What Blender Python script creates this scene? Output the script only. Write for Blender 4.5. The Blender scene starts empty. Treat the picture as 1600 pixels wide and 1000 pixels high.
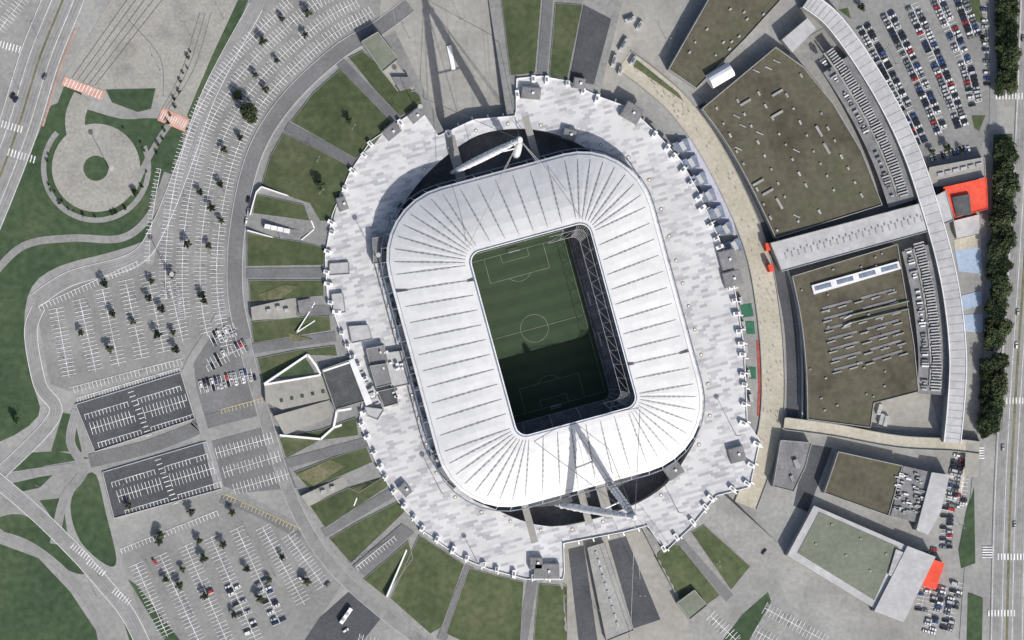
import bpy, bmesh, math, random
from mathutils import Vector, Matrix
random.seed(7)
# ---------- site plan: 1 plan unit = 0.42 m, origin at plan (800,500) ----------
S=0.42; H=2500.0; CX=-375.0; CY=-30.0
def G(px,py,z=0.0):
    gx=(px-800)*S; gy=(500-py)*S; k=(H-z)/H
    return (CX+(gx-CX)*k, CY+(gy-CY)*k, z)
scene=bpy.context.scene
# ---------- materials ----------
M={}
def nt(name):
    m=bpy.data.materials.new(name); m.use_nodes=True
    n=m.node_tree.nodes; l=m.node_tree.links; b=n['Principled BSDF']; M[name]=m
    return m,n,l,b
def ramp(n,stops,interp='LINEAR'):
    r=n.new('ShaderNodeValToRGB'); r.color_ramp.interpolation=interp
    e=r.color_ramp.elements
    e[0].position=stops[0][0]; e[0].color=(*stops[0][1],1)
    e[1].position=stops[-1][0]; e[1].color=(*stops[-1][1],1)
    for p,c in stops[1:-1]:
        x=e.new(p); x.color=(*c,1)
    return r
def noisemat(name,c1,c2,scale=0.05,rough=0.85,fine=0.8,fineamt=0.25,c3=None,metal=0,bump=0,stain=0):
    m,n,l,b=nt(name)
    tc=n.new('ShaderNodeTexCoord')
    a=n.new('ShaderNodeTexNoise'); a.inputs['Scale'].default_value=scale; a.inputs['Detail'].default_value=7; a.inputs['Roughness'].default_value=0.62
    l.new(tc.outputs['Object'],a.inputs['Vector'])
    st=[(0.35,c1),(0.65,c2)]
    if c3: st=[(0.32,c1),(0.5,c2),(0.68,c3)]
    r=ramp(n,st); l.new(a.outputs['Fac'],r.inputs[0])
    f=n.new('ShaderNodeTexNoise'); f.inputs['Scale'].default_value=fine; f.inputs['Detail'].default_value=4
    l.new(tc.outputs['Object'],f.inputs['Vector'])
    mp=n.new('ShaderNodeMapRange'); mp.inputs[1].default_value=0.3; mp.inputs[2].default_value=0.7
    mp.inputs[3].default_value=1-fineamt; mp.inputs[4].default_value=1+fineamt
    l.new(f.outputs['Fac'],mp.inputs[0])
    src=mp.outputs[0]
    if stain:
        v=n.new('ShaderNodeTexVoronoi'); v.feature='F1'; v.inputs['Scale'].default_value=.035; v.inputs['Randomness'].default_value=1
        l.new(tc.outputs['Object'],v.inputs['Vector'])
        sp=n.new('ShaderNodeSeparateColor'); l.new(v.outputs['Color'],sp.inputs[0])
        q=n.new('ShaderNodeMapRange'); q.inputs[3].default_value=1-stain; q.inputs[4].default_value=1+stain*.6
        l.new(sp.outputs[0],q.inputs[0])
        mm=n.new('ShaderNodeMath'); mm.operation='MULTIPLY'; l.new(src,mm.inputs[0]); l.new(q.outputs[0],mm.inputs[1]); src=mm.outputs[0]
    mx=n.new('ShaderNodeVectorMath'); mx.operation='SCALE'
    l.new(r.outputs[0],mx.inputs[0]); l.new(src,mx.inputs['Scale'])
    l.new(mx.outputs[0],b.inputs['Base Color'])
    b.inputs['Roughness'].default_value=rough; b.inputs['Metallic'].default_value=metal
    b.inputs['Specular IOR Level'].default_value=0.2
    if bump:
        bp=n.new('ShaderNodeBump'); bp.inputs['Strength'].default_value=bump; bp.inputs['Distance'].default_value=0.3
        l.new(f.outputs['Fac'],bp.inputs['Height']); l.new(bp.outputs[0],b.inputs['Normal'])
    return m
def g3(v,t=(1,1,0.965)): return (v*t[0],v*t[1],v*t[2])
noisemat('ground',g3(.23),g3(.31),0.03,fine=.35,fineamt=.12,stain=.05)
noisemat('park_concrete',g3(.22,(1,1,.97)),g3(.275,(1,1,.97)),0.05,fine=.4,fineamt=.12,stain=.06)
noisemat('lot_surface',g3(.20,(1,1,.98)),g3(.26,(1,1,.98)),0.04,fine=.4,fineamt=.12,stain=.07)
noisemat('road_asphalt',g3(.23,(1,1,.99)),g3(.29,(1,1,.99)),0.04,fine=.3,fineamt=.1)
noisemat('worn_track',g3(.19,(1,1,.99)),g3(.26,(1,1,.99)),0.08,fine=.3,fineamt=.12)
noisemat('mid_asphalt',g3(.14,(1,1.01,1.03)),g3(.18,(1,1.01,1.03)),0.05,fine=.5,fineamt=.12,stain=.05)
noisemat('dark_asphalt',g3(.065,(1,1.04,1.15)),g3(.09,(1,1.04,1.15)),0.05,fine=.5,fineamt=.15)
noisemat('gravel',(.23,.225,.205),(.32,.31,.285),0.03,fine=.5,fineamt=.15,c3=(.27,.265,.24),stain=.05)
noisemat('plaza',(.27,.262,.24),(.34,.33,.305),0.04,fine=.3,fineamt=.1,stain=.04)
noisemat('beige',(.38,.355,.285),(.46,.43,.36),0.06,fine=.5,fineamt=.12)
noisemat('grass',(.054,.070,.034),(.072,.092,.044),0.03,fine=.25,fineamt=.22,c3=(.102,.112,.062),bump=.3)
noisemat('grass_dark',(.036,.062,.034),(.050,.080,.041),0.022,fine=.22,fineamt=.25,c3=(.072,.098,.053),bump=.3)
noisemat('grass_dry',(.10,.11,.055),(.19,.175,.11),0.06,fine=.5,fineamt=.25)
noisemat('soil',(.22,.19,.12),(.30,.26,.17),0.08,fine=.5,fineamt=.25)
noisemat('membrane',g3(.60,(1,1,1.005)),g3(.67,(1,1,1.005)),0.05,fine=.25,fineamt=.045,rough=.6)
noisemat('seam',g3(.24,(1,1,1)),g3(.32,(1,1,1)),0.5,fine=2,fineamt=.3)
noisemat('seam_light',g3(.42,(1,1,1)),g3(.5,(1,1,1)),0.5,fine=2,fineamt=.3)
noisemat('white_paint',g3(.72,(1,1,1)),g3(.8,(1,1,1)),0.3,fine=2,fineamt=.08)
noisemat('mark',g3(.5,(1,1,1)),g3(.8,(1,1,1)),0.12,fine=1,fineamt=.25)
noisemat('pitch_mark',g3(.20,(.9,1,.85)),g3(.30,(.9,1,.85)),0.15,fine=1,fineamt=.2)
noisemat('mark_yellow',(.5,.42,.22),(.6,.5,.27),0.15,fine=1,fineamt=.2)
noisemat('white_steel',g3(.62,(1,1,1.02)),g3(.75,(1,1,1.02)),0.1,fine=1,fineamt=.1,rough=.5)
noisemat('metal_roof',g3(.37,(1,1,1.015)),g3(.46,(1,1,1.015)),0.05,fine=.3,fineamt=.1,rough=.5)
noisemat('plant_metal',g3(.30,(1,1,1.02)),g3(.44,(1,1,1.02)),0.3,fine=1,fineamt=.2,rough=.5)
noisemat('grey_wall',g3(.25),g3(.33),0.1,fine=1,fineamt=.15)
noisemat('grey_roof',g3(.16,(1,1,1.03)),g3(.23,(1,1,1.03)),0.1,fine=.6,fineamt=.15)
noisemat('dark_roof',g3(.06,(1,1.05,1.1)),g3(.10,(1,1.05,1.1)),0.1,fine=.6,fineamt=.15)
noisemat('brown_roof',(.068,.060,.042),(.105,.095,.070),0.03,fine=.3,fineamt=.18,c3=(.086,.092,.054))
noisemat('green_roof',(.15,.17,.13),(.19,.21,.165),0.04,fine=.35,fineamt=.12)
noisemat('lavender',(.42,.42,.50),(.48,.48,.56),0.05,fine=.5,fineamt=.1)
noisemat('blue_court',(.30,.38,.50),(.36,.44,.56),0.05,fine=.5,fineamt=.1)
noisemat('blue_glass',(.14,.17,.22),(.22,.26,.33),0.2,fine=.5,fineamt=.2,rough=.25)
noisemat('red_roof',(.62,.07,.04),(.75,.11,.07),0.1,fine=.5,fineamt=.12)
noisemat('red_court',(.30,.07,.05),(.40,.10,.08),0.1,fine=.5,fineamt=.2)
noisemat('cycle_lane',(.34,.22,.18),(.44,.30,.25),0.06,fine=.5,fineamt=.2)
noisemat('red_cross',(.50,.27,.21),(.60,.36,.29),0.2,fine=1,fineamt=.15)
noisemat('green_court',(.03,.11,.07),(.045,.15,.09),0.2,fine=1,fineamt=.2)
noisemat('stand_seats',g3(.13,(1,1,1.06)),g3(.22,(1,1,1.06)),0.15,fine=1.2,fineamt=.4)
noisemat('pit',g3(.09,(1,1.02,1.1)),g3(.14,(1,1.02,1.1)),0.08,fine=.5,fineamt=.2)
noisemat('bark',(.06,.045,.03),(.1,.08,.06),1,fine=4,fineamt=.3)
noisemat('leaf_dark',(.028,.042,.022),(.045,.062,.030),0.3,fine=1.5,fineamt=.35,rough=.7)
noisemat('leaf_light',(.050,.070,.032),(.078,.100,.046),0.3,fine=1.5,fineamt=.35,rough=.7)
noisemat('skin',(.4,.25,.18),(.45,.3,.2),5)
noisemat('cloth',(.1,.1,.15),(.3,.2,.2),3)
def podium_mat():
    m,n,l,b=nt('podium_tiles')
    tc=n.new('ShaderNodeTexCoord'); mp=n.new('ShaderNodeMapping'); mp.vector_type='TEXTURE'
    mp.inputs['Rotation'].default_value=(0,0,math.radians(15.2))
    l.new(tc.outputs['Object'],mp.inputs['Vector'])
    br=n.new('ShaderNodeTexBrick'); br.inputs['Scale'].default_value=1; br.inputs['Brick Width'].default_value=5.0
    br.inputs['Row Height'].default_value=1.9; br.inputs['Mortar Size'].default_value=0.0
    br.offset=0.37; br.offset_frequency=2
    br.inputs['Color1'].default_value=(0,0,0,1); br.inputs['Color2'].default_value=(1,1,1,1)
    l.new(mp.outputs[0],br.inputs['Vector'])
    r=ramp(n,[(0.0,(.57,.57,.575)),(0.46,(.51,.51,.52)),(0.66,(.44,.44,.46)),(0.86,(.375,.375,.40))],'CONSTANT')
    l.new(br.outputs['Color'],r.inputs[0])
    f=n.new('ShaderNodeTexNoise'); f.inputs['Scale'].default_value=.05; f.inputs['Detail'].default_value=8
    l.new(tc.outputs['Object'],f.inputs['Vector'])
    q=n.new('ShaderNodeMapRange'); q.inputs[1].default_value=.3; q.inputs[2].default_value=.7; q.inputs[3].default_value=.86; q.inputs[4].default_value=1.06
    l.new(f.outputs['Fac'],q.inputs[0])
    mx=n.new('ShaderNodeVectorMath'); mx.operation='SCALE'
    l.new(r.outputs[0],mx.inputs[0]); l.new(q.outputs[0],mx.inputs['Scale'])
    l.new(mx.outputs[0],b.inputs['Base Color']); b.inputs['Roughness'].default_value=.8
podium_mat()
def pitch_mat():
    m,n,l,b=nt('pitch_grass')
    tc=n.new('ShaderNodeTexCoord'); mp=n.new('ShaderNodeMapping'); mp.vector_type='TEXTURE'
    mp.inputs['Rotation'].default_value=(0,0,math.radians(15.2))
    l.new(tc.outputs['Object'],mp.inputs['Vector'])
    w=n.new('ShaderNodeTexWave'); w.bands_direction='Y'; w.inputs['Scale'].default_value=.029; w.wave_profile='SIN'
    l.new(mp.outputs[0],w.inputs['Vector'])
    r=ramp(n,[(0.42,(.031,.054,.028)),(0.58,(.037,.063,.032))]); l.new(w.outputs['Fac'],r.inputs[0])
    f=n.new('ShaderNodeTexNoise'); f.inputs['Scale'].default_value=.15; f.inputs['Detail'].default_value=6
    l.new(tc.outputs['Object'],f.inputs['Vector'])
    q=n.new('ShaderNodeMapRange'); q.inputs[3].default_value=.8; q.inputs[4].default_value=1.2
    l.new(f.outputs['Fac'],q.inputs[0])
    mx=n.new('ShaderNodeVectorMath'); mx.operation='SCALE'
    l.new(r.outputs[0],mx.inputs[0]); l.new(q.outputs[0],mx.inputs['Scale'])
    l.new(mx.outputs[0],b.inputs['Base Color']); b.inputs['Roughness'].default_value=.9
pitch_mat()
# ---------- mesh builder ----------
class B:
    def __init__(s): s.v=[]; s.f=[]; s.m=[]; s.mats=[]
    def mi(s,mat):
        if mat not in s.mats: s.mats.append(mat)
        return s.mats.index(mat)
    def face(s,pts,mat):
        i=len(s.v); s.v+= [tuple(p) for p in pts]; s.f.append(list(range(i,i+len(pts)))); s.m.append(s.mi(mat))
    def poly(s,pp,z,mat): s.face([G(x,y,z) for x,y in pp],mat)
    def prism(s,pp,z0,z1,top,wall,parapet=0):
        t=[G(x,y,z1) for x,y in pp]
        s.face(t,top)
        n=len(t)
        for i in range(n):
            a,b=t[i],t[(i+1)%n]
            s.face([a,b,(b[0],b[1],z0),(a[0],a[1],z0)],wall)
        if parapet:
            for i in range(n):
                s.beam(t[i],t[(i+1)%n],.5,parapet,wall)
    def beam(s,a,b,w,h,mat):
        a=Vector(a);b=Vector(b); d=b-a
        if d.length<1e-4: return
        d.normalize(); sd=Vector((-d.y,d.x,0))
        if sd.length<1e-5: sd=Vector((1,0,0))
        sd.normalize(); sd*=w/2; up=Vector((0,0,h))
        p=[a-sd,a+sd,b+sd,b-sd]; q=[x+up for x in p]
        s.face(q,mat)
        for i in range(4): s.face([p[i],p[(i+1)%4],q[(i+1)%4],q[i]],mat)
    def box(s,px,py,l,w,h,ang,z0,mat,topmat=None):
        c=G(px,py,z0+h); ca,sa=math.cos(math.radians(ang)),math.sin(math.radians(ang))
        pts=[(c[0]+x*ca-y*sa,c[1]+x*sa+y*ca) for x,y in ((-l/2,-w/2),(l/2,-w/2),(l/2,w/2),(-l/2,w/2))]
        s.face([(x,y,z0+h) for x,y in pts],topmat or mat)
        for i in range(4):
            a,b=pts[i],pts[(i+1)%4]
            s.face([(a[0],a[1],z0),(b[0],b[1],z0),(b[0],b[1],z0+h),(a[0],a[1],z0+h)],mat)
    def ribbon(s,pp,w,z,mat,zf=None):
        W=[Vector(G(x,y,(zf(x,y) if zf else 0)+z)) for x,y in pp]; L=[];R=[]
        for i,p in enumerate(W):
            a=W[max(i-1,0)]; b=W[min(i+1,len(W)-1)]
            d=(b-a); d.z=0; d.normalize(); n=Vector((-d.y,d.x,0))*w/2
            L.append(p+n);R.append(p-n)
        for i in range(len(W)-1): s.face([L[i],L[i+1],R[i+1],R[i]],mat)
    def tube(s,a,b,r0,r1,mat,n=10,rm=None):
        a=Vector(a);b=Vector(b);d=(b-a).normalized()
        x=d.orthogonal().normalized(); y=d.cross(x)
        rings=[(0,r0)]+([(.2,rm*.85),(.4,rm),(.6,rm),(.8,rm*.85)] if rm else [])+[(1,r1)]
        rs=[]
        for t,r in rings:
            c=a+(b-a)*t
            rs.append([c+x*(r*math.cos(2*math.pi*k/n))+y*(r*math.sin(2*math.pi*k/n)) for k in range(n)])
        for i in range(len(rs)-1):
            for k in range(n): s.face([rs[i][k],rs[i][(k+1)%n],rs[i+1][(k+1)%n],rs[i+1][k]],mat)
        s.face(rs[0],mat); s.face(rs[-1],mat)
    def disc(s,px,py,r,z,mat,n=32):
        c=G(px,py,z); s.face([(c[0]+r*math.cos(2*math.pi*k/n),c[1]+r*math.sin(2*math.pi*k/n),z) for k in range(n)],mat)
    def cyl(s,px,py,r,z0,z1,mat,n=16):
        c=G(px,py,z1); s.tube((c[0],c[1],z0),(c[0],c[1],z1),r,r,mat,n)
    def mesh(s,name):
        me=bpy.data.meshes.new(name); me.from_pydata(s.v,[],s.f)
        for m in s.mats: me.materials.append(M[m])
        me.polygons.foreach_set('material_index',s.m); me.update()
        return me
    def make(s,name,parent=None):
        o=bpy.data.objects.new(name,s.mesh(name)); scene.collection.objects.link(o)
        if parent: o.parent=parent
        return o
def empty(name):
    o=bpy.data.objects.new(name,None); scene.collection.objects.link(o); return o
def cr(pts,n=8,closed=False):
    out=[]; N=len(pts); rng=range(N if closed else N-1)
    for i in rng:
        p=[pts[(i+k)%N] if closed else pts[min(max(i+k,0),N-1)] for k in (-1,0,1,2)]
        for j in range(n):
            t=j/n
            out.append(tuple(.5*((2*p[1][c])+(-p[0][c]+p[2][c])*t+(2*p[0][c]-5*p[1][c]+4*p[2][c]-p[3][c])*t*t+(-p[0][c]+3*p[1][c]-3*p[2][c]+p[3][c])*t**3) for c in (0,1)))
    if not closed: out.append(tuple(pts[-1]))
    return out
def off(pp,d):
    out=[]
    for i,p in enumerate(pp):
        a=pp[max(i-1,0)]; b=pp[min(i+1,len(pp)-1)]
        dx,dy=b[0]-a[0],b[1]-a[1]; L=math.hypot(dx,dy) or 1
        out.append((p[0]-dy/L*d,p[1]+dx/L*d))
    return out
def resamp(pp,step):
    out=[];acc=0
    for i in range(len(pp)-1):
        a,b=pp[i],pp[i+1]; L=math.hypot(b[0]-a[0],b[1]-a[1])
        if L<1e-6: continue
        t=acc
        while t<L:
            out.append((a[0]+(b[0]-a[0])*t/L,a[1]+(b[1]-a[1])*t/L,(b[0]-a[0])/L,(b[1]-a[1])/L)); t+=step
        acc=t-L
    return out
def lerp(a,b,t): return (a[0]+(b[0]-a[0])*t,a[1]+(b[1]-a[1])*t)
# ---------- terrain outlines ----------
C0=(845,515)
PODP=[(806,122),(845,118),(887,126),(935,150),(985,168),(1030,212),(1064,250),(1092,300),(1118,360),(1140,410),(1152,470),(1163,540),(1166,600),(1168,660),(1188,690),(1172,762),(1120,775),(1080,825),(1040,862),(1012,822),(975,832),(880,850),(882,906),(822,906),(762,890),(718,872),(662,832),(622,785),(592,735),(560,660),(570,600),(548,560),(528,510),(510,460),(507,400),(518,335),(545,270),(578,220),(622,190),(655,168),(684,212),(740,186),(806,180)]
RINGP=[(800,-60),(700,-10),(600,55),(540,95),(462,165),(412,245),(384,350),(378,450),(392,530),(422,640),(470,775),(525,868),(600,940),(690,1005),(800,1040),(900,1045),(1010,1020),(1110,960),(1195,880),(1240,800),(1245,650),(1235,450),(1180,300),(1100,180),(1030,60),(930,-40)]
def rad(poly,th):
    dx,dy=math.cos(th),-math.sin(th); best=0
    for i in range(len(poly)):
        x1,y1=poly[i][0]-C0[0],poly[i][1]-C0[1]; x2,y2=poly[(i+1)%len(poly)][0]-C0[0],poly[(i+1)%len(poly)][1]-C0[1]
        ex,ey=x2-x1,y2-y1; den=dx*ey-dy*ex
        if abs(den)<1e-9: continue
        t=(x1*ey-y1*ex)/den; u=(x1*dy-y1*dx)/den
        if t>0 and -1e-6<=u<=1+1e-6: best=max(best,t)
    return best
RI=[rad(PODP,math.radians(a)) for a in range(361)]
RO=[rad(cr(RINGP,6,True),math.radians(a)) for a in range(361)]
def tab(T,a):
    a%=360; i=int(a); return T[i]+(T[i+1]-T[i])*(a-i)
PZ=6.0
RNG=[(76,99),(116,275),(297,318)]
def zt(px,py):
    dx,dy=px-C0[0],C0[1]-py; r=math.hypot(dx,dy); a=math.degrees(math.atan2(dy,dx))%360
    if not any(lo<=a<=hi for lo,hi in RNG): return 0.0
    ri,ro=tab(RI,a),tab(RO,a)
    return PZ*max(0,min(1,(ro-r)/(ro-ri)))
def drape(name,pp,zo,mat,mx=10):
    bm=bmesh.new(); f=bm.faces.new([bm.verts.new((x,y,0)) for x,y in pp])
    bmesh.ops.triangulate(bm,faces=bm.faces[:])
    for _ in range(7):
        es=[e for e in bm.edges if e.calc_length()>mx]
        if not es: break
        bmesh.ops.subdivide_edges(bm,edges=es,cuts=1); bmesh.ops.triangulate(bm,faces=bm.faces[:])
    for v in bm.verts: v.co=G(v.co.x,v.co.y,zt(v.co.x,v.co.y)+zo)
    me=bpy.data.meshes.new(name); bm.to_mesh(me); bm.free(); me.materials.append(M[mat])
    o=bpy.data.objects.new(name,me); scene.collection.objects.link(o); return o
SC=(849,515); UX,UY=.262,.965; VX,VY=.965,-.262
def L2P(u,v,c=SC): return (c[0]+u*UX+v*VX, c[1]+u*UY+v*VY)
HOLE=cr([(-185,-196),(-240,-165),(-285,-108),(-318,-30),(-316,35),(-292,95),(-250,145),(-200,185),(-60,196),(100,200),(200,200),(255,158),(290,108),(305,32),(300,-70),(250,-148),(200,-190),(60,-198),(-80,-198)],4,True)
HOLE=[L2P(u,v) for u,v in HOLE]
# ---------- ground ----------
b=B(); N=len(HOLE)
hp=[G(x,y,0) for x,y in HOLE]
cg=G(*SC,0)
prev=hp
for R in (330,900,4500):
    cur=[]
    for p in hp:
        a=math.atan2(p[1]-cg[1],p[0]-cg[0]); cur.append((cg[0]+R*math.cos(a),cg[1]+R*math.sin(a),0))
    for i in range(N): b.face([prev[i],prev[(i+1)%N],cur[(i+1)%N],cur[i]],'ground')
    prev=cur
b.make('ground')
pod=empty('stadium_podium')
b=B()
RH=[rad(HOLE,math.radians(a)) for a in range(361)]
def PP(a,r): return (C0[0]+r*math.cos(math.radians(a)),C0[1]-r*math.sin(math.radians(a)))
for a in range(0,720):
    a0,a1=a/2,(a+1)/2
    o0,o1=PP(a0,rad(PODP,math.radians(a0))),PP(a1,rad(PODP,math.radians(a1)))
    i0,i1=PP(a0,tab(RH,a0)),PP(a1,tab(RH,a1))
    b.poly([o0,o1,i1,i0],PZ,'podium_tiles')
    for (q0,q1,zl) in ((o0,o1,-.1),(i0,i1,-5)):
        A=G(*q0,PZ);Bq=G(*q1,PZ); b.face([A,Bq,(Bq[0],Bq[1],zl),(A[0],A[1],zl)],'grey_wall')
b.make('podium_deck',pod)
b=B()
for a in range(0,720):
    a0,a1=a/2,(a+1)/2
    A=G(*PP(a0,rad(PODP,math.radians(a0))-1),PZ);Bq=G(*PP(a1,rad(PODP,math.radians(a1))-1),PZ)
    b.beam(A,Bq,.5,1.1,'white_steel')
    if a%8==0 and not(115<a0<120):
        A2=G(*PP(a0,rad(PODP,math.radians(a0))+5),PZ-2.5); b.beam(A2,A,.7,1.6,'white_steel')
b.make('parapet',pod)
b=B()
for lo,hi in RNG:
    for a in range(lo,hi):
        for k in range(12):
            q=[]
            for aa,kk in ((a,k),(a+1,k),(a+1,k+1),(a,k+1)):
                ri,ro=tab(RI,aa),tab(RO,aa); r=ri+(ro-ri)*kk/12; p=PP(aa,r); q.append(G(*p,PZ*(1-kk/12)+.03))
            b.face(q,'park_concrete')
    for aa in (lo,hi):
        ri,ro=tab(RI,aa),tab(RO,aa); A=G(*PP(aa,ri),PZ);C=G(*PP(aa,ro),.03)
        b.face([A,C,(C[0],C[1],0),(A[0],A[1],0)],'grey_wall')
b.make('embankment')
# ---------- lawns on embankment ----------
LAWN=[[(532,108),(612,190),(585,225),(556,248),(455,190),(490,145)],
[(545,90),(566,80),(615,120),(655,148),(660,163),(625,182),(585,140)],
[(443,208),(500,235),(550,262),(532,300),(520,345),(500,345),(484,318),(408,292),(422,245)],
[(398,303),(475,320),(484,345),(395,333)],
[(386,364),(420,370),(470,378),(508,388),(506,414),(386,416)],
[(389,438),(505,438),(506,462),(440,468),(391,474)],
[(393,503),(460,496),(515,494),(517,516),(396,536)],
[(402,560),(460,548),(524,540),(527,556),(480,555),(412,600)],
[(436,684),(500,672),(556,652),(560,680),(500,688),(447,716)],
[(460,738),(520,715),(572,698),(582,722),(484,765)],
[(484,790),(545,762),(560,770),(600,745),(606,760),(508,825)],
[(515,842),(560,815),(625,782),(632,800),(548,880)],
[(568,905),(638,845),(645,872),(602,932)],
[(610,935),(655,836),(725,882),(690,980),(672,990)],
[(697,990),(733,888),(818,910),(812,1020),(740,1010)],
[(832,1020),(842,912),(886,916),(886,1020)],
[(1022,868),(1050,850),(1062,852),(1125,930),(1075,965)],
[(1080,832),(1100,820),(1172,885),(1142,922)],
[(782,-10),(846,-10),(836,114),(798,118)],
[(868,5),(910,8),(886,124),(858,120)]]
for i,l in enumerate(LAWN): drape('lawn',l,.4,'grass')
b=B()
for l in LAWN:
    for i in range(len(l)):
        a_,c_=l[i],l[(i+1)%len(l)]; L_=math.hypot(a_[0]-c_[0],a_[1]-c_[1]); m_=max(2,int(L_/10))
        for k in range(m_):
            p,q=lerp(a_,c_,k/m_),lerp(a_,c_,(k+1)/m_)
            b.beam(G(*p,zt(*p)+.1),G(*q,zt(*q)+.1),.3,.4,'park_concrete')
b.make('lawn_edging')
for l in ([(405,460),(445,444),(465,448),(440,466),(412,470)],[(462,742),(515,718),(540,728),(490,760)],[(490,530),(450,520),(455,534)]): drape('dry_grass',l,.62,'grass_dry')
PATHS=[[(530,95),(620,190)],[(447,198),(555,256)],[(385,427),(506,426)],[(395,545),(525,525)],[(400,487),(520,484)],[(445,725),(575,690)],[(505,833),(612,770)],[(690,1000),(735,885)],[(815,1010),(832,908)],[(1060,845),(1140,935)],[(857,-10),(847,116)]]
for i,p in enumerate(PATHS):
    q=[lerp(p[0],p[1],t/14) for t in range(15)]; b=B(); b.ribbon(q,6.5,.3,'mid_asphalt',zt); b.make('radial_path')
drape('car_park_asphalt',[(912,8),(955,30),(928,132),(890,126)],.4,'dark_asphalt')
drape('car_park_asphalt',[(550,885),(628,818),(648,832),(570,900)],.45,'mid_asphalt')
# ---------- ring road ----------
RR=cr([(640,8),(590,45),(528,82),(448,158),(398,240),(372,350),(367,450),(381,530),(410,640),(456,780),(512,876),(590,950),(670,1010)],10)
RRs=[p for p in RR if p[1]>525 or p[0]>1000]; RRn=[p for p in RR if p[1]<=532]
b=B(); b.ribbon(RRn,9.5,.22,'mid_asphalt'); b.ribbon(RRs,7.5,.228,'worn_track'); b.make('ring_road')
b=B()
for src,dd in ((RRn,12),(RRs,9.5)):
  for d in (dd,-dd):
    o_=[G(x,y,0) for x,y in off(src,d)]
    for i in range(len(o_)-1): b.beam(o_[i],o_[i+1],.5 if src is RRn else .35,.4,'metal_roof')
b.make('kerb')
zc=[0]
def sheet(name,mat,polys,z=.06):
    for p in polys:
        zc[0]+=1
        b=B(); b.poly(p,z+zc[0]*.0035,mat); b.make(name)
sheet('car_park_surface','lot_surface',[
 cr([(590,-40),(600,30),(540,75),(450,150),(395,240),(368,350),(362,450),(372,520),(330,500),(290,560),(240,575),(235,440),(262,330),(310,190),(372,60),(420,-40)],4,True),
 [(55,472),(215,408),(262,420),(300,470),(300,560),(110,612),(78,600)],
 [(185,862),(345,790),(372,765),(470,820),(540,905),(470,1010),(240,1020)]],.004)
sheet('lawn','grass_dark',[
 cr([(-40,345),(45,240),(80,165),(125,168),(190,186),(243,185),(300,203),(275,290),(240,365),(180,392),(95,415),(50,448),(38,510),(52,600),(60,650),(0,690),(-60,690)],3,True),
 [(-60,860),(0,850),(60,872),(110,925),(150,985),(165,1060),(-60,1060)],
 cr([(110,790),(128,748),(150,742),(165,800),(182,875),(165,882),(125,845)],4,True),
 cr([(0,808),(45,808),(100,862),(132,896),(100,888),(40,848),(0,826)],4,True),
 [(0,735),(35,708),(90,705),(140,716),(70,728),(20,745)],
 [(20,755),(85,740),(62,762),(35,768)],[(62,782),(98,778),(105,832),(80,808)],
 [(80,705),(98,645),(115,648),(128,706)],[(185,945),(210,960),(240,1010),(205,1010)],[(200,905),(215,915),(285,1005),(260,1005)],
 [(100,135),(130,142),(95,215),(62,228),(85,175)],
 [(1130,1000),(1160,960),(1200,925),(1205,940),(1165,1010)],
 [(300,200),(292,180),(330,90),(372,0),(388,0),(340,120)],
 ],.03)
sheet('gravel_yard','gravel',[[(185,-20),(372,-20),(346,75),(312,150),(290,198),(250,183),(243,138),(165,137),(160,150),(98,124),(130,70)]],.02)
sheet('lawn','grass_dark',[[(165,140),(243,138),(236,170),(215,175),(175,160)]],.04)
b=B()
av=cr([(120,-60),(98,0),(62,90),(28,200),(-10,300),(-60,420)],8)
b.ribbon(av,27,.16,'road_asphalt')
for d in (-24,-19,-11,-6,6,11,19,24): b.ribbon(off(av,d),.8,.172,'worn_track')
b.make('avenue')
b=B()
for d in (-16,16,-31,31,0):
    b.ribbon(off(av,d),.35 if d else 1.4,.2,'mark' if d else 'grass_dry')
b.ribbon([p for p in off(av,-36) if 40<p[1]<210],1.5,.185,'cycle_lane')
for (x,y) in ((15,185),(35,232),(12,60)):
    for k in range(9): 
        c=(x-20+k*5,y+k*1.5); b.ribbon([c,(c[0]-3,c[1]+11)],.8,.24,'mark')
b.make('road_markings')
b=B(); b.disc(150,262,29,.24,'gravel',48); b.ribbon(cr([(150,262),(122,215),(118,180),(130,150)],6),13,.245,'gravel'); b.make('roundabout')
b=B(); b.disc(150,263,8.2,.36,'grass_dark',40)
b.make('roundabout_island')
b=B()
ring=[(150+82*math.cos(t*math.pi/30),262+82*math.sin(t*math.pi/30)) for t in range(-4,38)]
b.ribbon(ring,3.5,.21,'park_concrete')
b.ribbon(cr([(-20,440),(35,385),(110,372),(190,372),(235,335),(262,270)],8),5,.215,'park_concrete')
b.ribbon(cr([(205,305),(225,260),(250,215),(268,190)],8),4,.22,'park_concrete')
b.make('footpath')
b=B()
for (a,c,wd) in (((98,126),(162,150),6),((250,178),(292,196),9)):
    b.ribbon([a,c],wd,.28,'red_cross')
    for k in range(1,12): 
        p=lerp(a,c,k/12); b.ribbon([(p[0]+3,p[1]-6),(p[0]-3,p[1]+6)],.5,.32,'mark')
b.make('red_crossing')
b=B()
for k in range(5):
    b.ribbon([(205+k*14,-10),(112+k*9,122+k*3)],.35,.16,'dark_asphalt')
for k in range(3): b.ribbon(cr([(330-k*9,20),(302-k*9,110),(262-k*5,172)],5),.4,.16+k*.004,'mid_asphalt')
b.ribbon(cr([(200,30),(250,90),(255,150)],6),.5,.17,'mid_asphalt')
b.make('tram_tracks')
b=B()
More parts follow.
